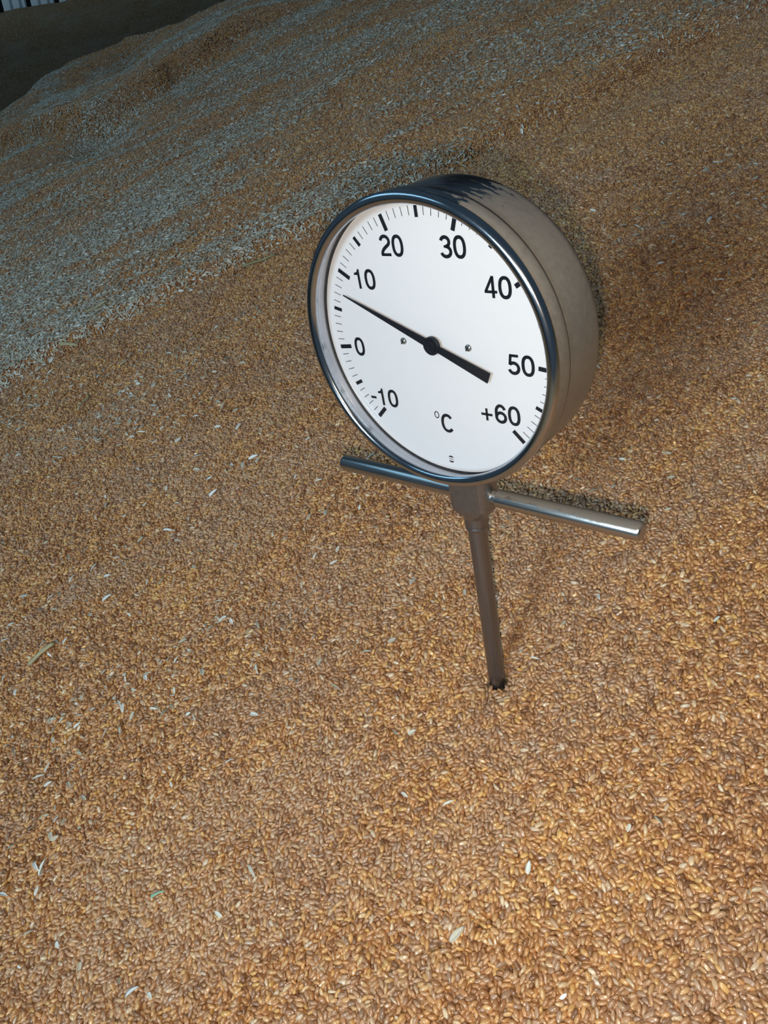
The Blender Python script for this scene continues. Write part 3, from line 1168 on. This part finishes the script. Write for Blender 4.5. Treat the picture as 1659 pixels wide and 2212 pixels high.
# boss: round neck with a flat milled on the front, coned at the bottom
AXZ = -0.22
vs, fs = [], []
SEG = 48
rows = [(-1.06, 0.205, 0.142), (-1.53, 0.205, 0.142), (-1.575, 0.175, 0.142), (-1.61, 0.135, 0.125), (-1.655, 0.108, 0.108)]
for y, r, fl_ in rows:
    for i in range(SEG):
        t = 2 * math.pi * i / SEG
        x, z = r * math.sin(t), r * math.cos(t)
        vs.append((x + 0.012, y, AXZ + min(z, fl_)))
for k in range(len(rows) - 1):
    for i in range(SEG):
        j = (i + 1) % SEG
        fs.append((k * SEG + i, (k + 1) * SEG + i, (k + 1) * SEG + j, k * SEG + j))
fs.append(tuple(range(SEG)))
fs.append(tuple(range((len(rows) - 1) * SEG, len(rows) * SEG))[::-1])
dpart('neck_block', vs, fs, M_BOSS, label='steel neck with a flat milled front', auto=28)
# collar and stem
v, f_ = lathe([(0.0, -1.60), (0.104, -1.60), (0.104, -1.735), (0.099, -1.742), (0.099, -1.748), (0.102, -1.755), (0.102, -1.775), (0.094, -1.79), (0.0, -1.79)], 48, 'y')
v = [(x, y, z + AXZ) for x, y, z in v]
dpart('collar', v, f_, M_STEM, auto=30)
v, f_ = lathe([(0.0, -1.76), (0.087, -1.76), (0.085, -2.0), (0.083, -4.9), (0.06, -5.1), (0.0, -5.25)], 48, 'y')
v = [(x, y, z + AXZ) for x, y, z in v]
dpart('probe_stem', v, f_, M_STEM, label='dull grey steel probe rod', auto=40)


# crossbar: left and right bars, each let into the neck
def bar(x_in, x_out, yb):
    sgn = 1 if x_out > x_in else -1
    R_ = 0.078
    pr = ([(0.064, x_in), (0.064, x_in + sgn * 0.10), (R_, x_in + sgn * 0.115)] if sgn > 0 else [(R_, x_in)]) + [ (R_, x_out - sgn * 0.030), (R_ - 0.008, x_out - sgn * 0.010), (R_ - 0.022, x_out), (0.0, x_out)]
    vv, ff = [], []
    n = len(pr); seg = 40
    for i in range(seg):
        t = 2 * math.pi * i / seg
        for r, x in pr:
            vv.append((x, yb + r * math.cos(t) + 0.010 * (x - 0) , AXZ + r * math.sin(t)))
    for i in range(seg):
        j = (i + 1) % seg
        for k in range(n - 1):
            q = (i * n + k, i * n + k + 1, j * n + k + 1, j * n + k)
            ff.append(q if sgn < 0 else q[::-1])
    return vv, ff


v, f_ = bar(-0.15, -1.515, -1.425)
dpart('handle_bar', v, f_, M_ROD, label='left half of the round steel crossbar', auto=30)
v, f_ = bar(0.15, 1.520, -1.425)
dpart('handle_bar', v, f_, M_RODD, label='right half of the round steel crossbar, dusty on top', auto=30)

# ------------------------------------------------------------------ wheat heap: surface plus kernels
P, EUL, TINT, SCL, KIND, DEP, DUST = build_kernels()
zv, fx, fy = view(P)
# the kernels that show largest, lying uncovered in the near corner, are objects of their own
inside = (fx > 0.012) & (fx < 0.988) & (fy > 0.01) & (fy < 0.985) & (DEP < 0.0010)
dist = np.where(inside, np.linalg.norm(P - CAMV, axis=1), 9.0)
pick = np.argsort(dist)[:300]
kern_coll = bpy.data.collections.new('wheat_kernels')
COL.children.link(kern_coll)
for n_, i in enumerate(pick):
    kd = n_ if n_ < 4 else int(KIND[i])
    o = bpy.data.objects.new('wheat_kernel', KERNELS[kd])
    COL.objects.link(o)
    o.location = P[i]
    o.rotation_euler = EUL[i]
    o.scale = (SCL[i],) * 3
    o['tint'] = float(TINT[i])
    o['dust'] = float(DUST[i])
    hue = ('dark brown', 'reddish brown', 'tan', 'golden yellow', 'pale cream')[int(np.searchsorted([0.2, 0.42, 0.66, 0.91], TINT[i]))]
    tag(o, hue + ' wheat kernel lying uncovered in the bottom right corner of the heap', 'wheat kernel', 'single kernels nearest the camera')
    if n_ < 4:
        kern_coll.objects.link(o)
mask = np.ones(len(P), bool)
mask[pick] = False


def heap_surface():
    a1 = np.unique(np.concatenate([np.linspace(-1.6, -0.6, 21), np.linspace(-0.6, 0.9, 151), np.linspace(0.9, 1.5, 11)]))
    b1 = np.unique(np.concatenate([np.linspace(-0.9, -0.3, 13), np.linspace(-0.3, 1.0, 131), np.linspace(1.0, 3.6, 174), np.linspace(3.6, 4.2, 9)]))
    A, B = np.meshgrid(a1, b1, indexing='ij')
    a = A.ravel(); b = B.ravel()
    w = height(a, b) - 0.0054
    # beyond the strewn kernels the surface itself is the top
    v = a[:, None] * E1 + b[:, None] * E2 + w[:, None] * NN
    na, nb = len(a1), len(b1)
    ii, jj = np.meshgrid(np.arange(na - 1), np.arange(nb - 1), indexing='ij')
    q = (ii * nb + jj).ravel()
    f = np.stack([q, q + nb, q + nb + 1, q + 1], 1)
    return v, f


heap = scatter_object('wheat_heap', P[mask], EUL[mask], SCL[mask], TINT[mask], KIND[mask], kern_coll, heap_surface(), M_HEAP, DUST[mask])
tag(heap, 'sloping heap of loose golden brown wheat grain filling the picture', 'wheat', kind='stuff')

# ------------------------------------------------------------------ husks, chaff and straw
husk_coll = bpy.data.collections.new('husks')
COL.children.link(husk_coll)


def lay(a, b, yaw, tilt, roll, lift):
    """matrix of a thing lying on the heap at (a, b)"""
    Pp, u, v, n = surface_frame(np.array([a]), np.array([b]))
    fr = Matrix((Vector(u[0]), Vector(v[0]), Vector(n[0]))).transposed().to_4x4()
    fr.translation = Vector(Pp[0] + n[0] * lift)
    return fr @ Matrix.Rotation(yaw, 4, 'Z') @ Matrix.Rotation(tilt, 4, 'Y') @ Matrix.Rotation(roll, 4, 'X')


HUSK_LIST = [
    # a, b, yaw deg, size, kind, tint, label
    (-0.238, 0.682, 20, 1.5, 0, 0.62, 'fan of pale husk below the yellow straw flake on the left'),
    (-0.209, 0.545, -35, 1.25, 1, 1.0, 'bright white husk left of the dial, below the brown ledge'),
    (-0.235, 0.587, -20, 1.2, 0, 0.85, 'pale husk just above the bright white husk left of the dial'),
    (-0.350, 0.027, -60, 1.2, 2, 0.95, 'white split husk near the left edge, low in the picture'),
    (-0.345, 0.024, 50, 1.1, 2, 0.80, 'pale husk crossing the white split husk near the left edge'),
    (-0.281, -0.087, 5, 1.15, 0, 1.0, 'slim white husk at the bottom left'),
    (-0.331, -0.037, -70, 0.8, 1, 0.8, 'pale stubby husk near the bottom of the left edge'),
    (0.140, -0.040, 15, 0.7, 1, 0.75, 'pale greenish husk near the right edge beyond the handle'),
    (-0.046, -0.189, 10, 0.55, 1, 1.0, 'small white flake at the bottom, right of centre'),
    (-0.321, 0.314, 55, 1.0, 2, 1.0, 'upper of two bluish white husks close together at the left'),
    (-0.320, 0.300, 20, 0.9, 1, 0.95, 'lower of two bluish white husks close together at the left'),
    (-0.374, 0.323, -10, 1.1, 1, 0.8, 'broad grey-white husk against the left edge'),
    (-0.344, 0.302, 10, 1.0, 0, 1.0, 'slim white husk between the broad husk and the husk pair at the left'),
    (-0.283, 0.291, -25, 0.9, 0, 0.8, 'pale husk right of the husk pair at the left'),
    (-0.284, 0.260, 10, 1.15, 0, 0.9, 'whitish husk below and right of the husk pair at the left'),
    (-0.385, 0.289, 12, 0.85, 1, 1.0, 'small white husk at the left edge above its larger twin'),
    (-0.390, 0.271, 0, 1.0, 0, 1.0, 'white husk touching the left edge above the straw end'),
    (-0.328, 0.234, 35, 1.0, 1, 1.0, 'bright husk beside the tip of the left-hand straw stub'),
    (-0.376, 0.201, 85, 0.9, 0, 1.0, 'upright white husk at the left edge below the straw stub'),
    (-0.275, 0.126, 80, 1.0, 0, 0.75, 'dull husk lying up the slope left of the probe'),
    (-0.253, 0.144, -80, 0.9, 1, 0.95, 'pale husk pointing downhill left of the probe'),
    (-0.344, 0.227, -60, 0.8, 2, 1.0, 'curled white husk below the left-hand straw stub'),
    (-0.119, 0.423, 40, 1.1, 0, 0.8, 'pale husk closest to the lower left of the bezel'),
    (-0.114, 0.361, -5, 1.2, 0, 0.95, 'whitish husk with a lobe, above the left handle end'),
    (-0.110, 0.353, 45, 0.9, 1, 1.0, 'small white husk under the lobed husk by the left handle end'),
    (-0.170, 0.406, 0, 1.2, 0, 0.7, 'straw-coloured husk far left of the handle end'),
    (-0.175, 0.386, -40, 1.0, 2, 0.7, 'slim dull husk below the straw-coloured husk'),
    (-0.164, 0.363, -5, 0.9, 1, 0.85, 'pale oval husk below the slim dull husk'),
    (-0.164, 0.338, 12, 1.2, 0, 1.0, 'brightest white husk left of the handle'),
    (-0.055, 0.342, 15, 0.8, 1, 0.8, 'small pale husk just above the left handle end'),
    (-0.066, 0.230, 70, 1.1, 0, 0.55, 'tan husk below the left handle bar'),
    (-0.217, 0.316, -35, 1.2, 2, 1.0, 'white sliver of husk in the middle of the left half'),
    (-0.209, 0.293, -50, 0.9, 2, 0.7, 'greenish grey husk below the white sliver'),
    (-0.141, 0.440, -15, 1.0, 1, 0.8, 'pale flat husk left of the husk by the bezel'),
    (-0.127, 0.358, 70, 1.0, 0, 0.6, 'dull husk standing left of the lobed husk'),
    (-0.138, 0.367, -60, 1.0, 1, 0.65, 'dull broad husk further left of the lobed husk'),
    (-0.188, 0.452, 30, 1.1, 1, 0.85, 'whitish husk halfway between left edge and bezel'),
    (-0.023, 0.110, 30, 1.0, 0, 0.5, 'olive husk left of the probe rod'),
    (0.008, 0.077, 70, 0.75, 1, 0.45, 'olive oval husk just left of the middle of the probe rod'),
    (-0.037, 0.217, 60, 0.7, 1, 0.8, 'tiny pale husk below the left handle bar near the neck'),
    (-0.035, -0.126, 55, 0.95, 1, 0.9, 'pale husk low in the picture below the probe'),
]
first = {}
for (a, b, yaw, sz, kd, ti, lab) in HUSK_LIST:
    o = bpy.data.objects.new('wheat_husk', HUSKS[kd])
    COL.objects.link(o)
    o.matrix_world = lay(a, b, math.radians(yaw), random.uniform(-0.25, 0.25), random.uniform(-0.5, 0.5), 0.0030) @ Matrix.Scale(sz * 1.12, 4)
    o['tint'] = ti
    tag(o, lab, 'husk', 'loose husks lying on the wheat')
    if kd not in first:
        first[kd] = o
for kd in sorted(first):
    husk_coll.objects.link(first[kd])
husk_names = sorted(first, key=lambda k: first[k].name)


def build_chaff():
    r = np.random.default_rng(23)
    n = 1050000
    a = r.uniform(-0.95, 1.2, n); b = r.uniform(-0.3, 3.4, n)
    keep = r.random(n) < chaff_density(a, b) / 2.4
    a, b = a[keep], b[keep]
    Pp, u, v, nn = surface_frame(a, b)
    z, fx, fy = view(Pp)
    ok = (z > 0.15) & (fx > -0.16) & (fx < 1.16) & (fy > -0.14) & (fy < 1.1)
    Pp, u, v, nn, a, b = Pp[ok], u[ok], v[ok], nn[ok], a[ok], b[ok]
    s = Pp @ STEM_AX
    ok = np.linalg.norm(Pp - s[:, None] * STEM_AX, axis=1) > 0.02
    Pp, u, v, nn, a, b = Pp[ok], u[ok], v[ok], nn[ok], a[ok], b[ok]
    m = len(Pp)
    yaw = r.random(m) * 2 * np.pi
    tilt = r.normal(0, 0.22, m)
    X = (u * np.cos(yaw)[:, None] + v * np.sin(yaw)[:, None]) * np.cos(tilt)[:, None] + nn * np.sin(tilt)[:, None]
    Pp = Pp + nn * r.uniform(0.0004, 0.0024, m)[:, None]
    # roll so that the flat of the husk follows the surface
    ref = np.array([0., 0., 1.])
    Y = np.cross(np.tile(ref, (m, 1)), X); Y /= np.linalg.norm(Y, axis=1)[:, None]
    Z = np.cross(X, Y)
    roll0 = np.arctan2(-(nn * Y).sum(1), (nn * Z).sum(1))
    eul = axes_to_euler(X, roll0 + r.normal(0, 0.5, m))
    tint = np.clip(r.beta(2.2, 2.0, m), 0, 1)
    scl = np.clip(r.normal(0.74, 0.20, m), 0.3, 1.35)
    kind = r.integers(0, 3, m)
    return Pp, eul, scl, tint, kind


Pc, Ec, Sc, Tc, Kc = build_chaff()
chaff = scatter_object('chaff', Pc, Ec, Sc, Tc, Kc, husk_coll)
tag(chaff, 'pale chaff strewn in streaks over the far part of the wheat heap', 'chaff', kind='stuff')
print('kernels', len(P), 'chaff', len(Pc))


def straw_mesh(name, L, R0, R1, sag, flat, material, seed, hollow=True):
    r_ = random.Random(seed)
    seg, n = 10, 8
    vs, fs = [], []
    for i in range(n + 1):
        t = i / n
        R_ = (R0 + (R1 - R0) * t) * (1.25 if (hollow and abs(t - 0.62) < 0.07) else 1.0)
        for k in range(seg):
            ph = 2 * math.pi * k / seg
            vs.append(((t - 0.5) * L, R_ * math.cos(ph) + sag * L * math.sin(math.pi * t), R_ * flat * math.sin(ph) + 0.02 * L * math.sin(2.2 * math.pi * t + seed)))
    for i in range(n):
        for k in range(seg):
            a, b = i * seg + k, i * seg + (k + 1) % seg
            fs.append((a, a + seg, b + seg, b))
    if hollow:                              # turned-in cut ends
        for end, i in ((0, 0), (1, n)):
            k0 = len(vs)
            cx = sum(vs[i * seg + k][1] for k in range(seg)) / seg
            cz = sum(vs[i * seg + k][2] for k in range(seg)) / seg
            for k in range(seg):
                x, y, z = vs[i * seg + k]
                vs.append((x + (0.0006 if end == 0 else -0.0006), cx + (y - cx) * 0.7, cz + (z - cz) * 0.7))
            for k in range(seg):
                a, b = i * seg + k, i * seg + (k + 1) % seg
                q = (a, b, k0 + (k + 1) % seg, k0 + k)
                fs.append(q if end == 0 else q[::-1])
            fs.append(tuple(range(k0, k0 + seg))[::(1 if end == 0 else -1)])
    else:
        fs.append(tuple(range(seg)))
        fs.append(tuple(range(n * seg, (n + 1) * seg))[::-1])
    me = bpy.data.meshes.new(name)
    me.from_pydata(vs, [], fs)
    me.polygons.foreach_set('use_smooth', [True] * len(me.polygons))
    me.materials.append(material)
    me.update()
    return me


STRAWS = [
    ('straw_stalk', -0.020, 0.785, -11, 0.052, 0.0020, 0.0016, 0.05, 0.8, M_STRAWG, True, 'olive brown straw stalk lying left of the bezel, above the husks', 'straw'),
    ('straw_stalk', -0.263, 0.857, -2, 0.036, 0.0018, 0.0016, 0.02, 0.8, M_STRAW, True, 'short pale straw stalk in the grey chaff band on the left', 'straw'),
    ('straw_flake', -0.317, 0.805, -30, 0.026, 0.0028, 0.0020, 0.03, 0.35, M_STRAW, False, 'flat yellow straw flake at the lower edge of the chaff band', 'straw'),
    ('straw_stalk', -0.352, 0.233, 25, 0.028, 0.0019, 0.0022, 0.02, 0.8, M_STRAW, True, 'tan straw stub near the left edge among white husks', 'straw'),
    ('awn', -0.349, 1.155, 4, 0.060, 0.0007, 0.0004, 0.06, 1.0, M_STRAW, False, 'thin tan awn lying across the chaff near the left edge', 'awn'),
    ('straw_stalk', -0.300, 0.631, 58, 0.030, 0.0014, 0.0012, 0.03, 0.8, M_STRAW, True, 'thin straw piece pointing uphill below the yellow flake', 'straw'),
    ('straw_stalk', -0.173, 0.791, -30, 0.018, 0.0010, 0.0009, 0.02, 0.8, M_STRAW, True, 'short thin straw bit just below the chaff band', 'straw'),
    ('awn', -0.429, 0.936, -50, 0.030, 0.0007, 0.0005, 0.02, 1.0, M_STRAW, False, 'pale awn touching the left edge in the chaff band', 'awn'),
    ('grass_blade', -0.259, -0.036, -5, 0.0095, 0.0011, 0.0005, 0.06, 0.35, M_GREEN, False, 'tiny pale green sliver low on the left of the heap', 'grass'),
]
for k, (nm, a, b, yaw, L, r0, r1, sag, flat, m_, hol, lab, cat) in enumerate(STRAWS):
    me = straw_mesh(nm, L, r0, r1, sag, flat, m_, k + 1, hol)
    o = bpy.data.objects.new(nm, me)
    COL.objects.link(o)
    o.matrix_world = lay(a, b, math.radians(yaw), 0.02, 0.0, 0.0030 + r0 * flat * 0.6)
    tag(o, lab, cat)
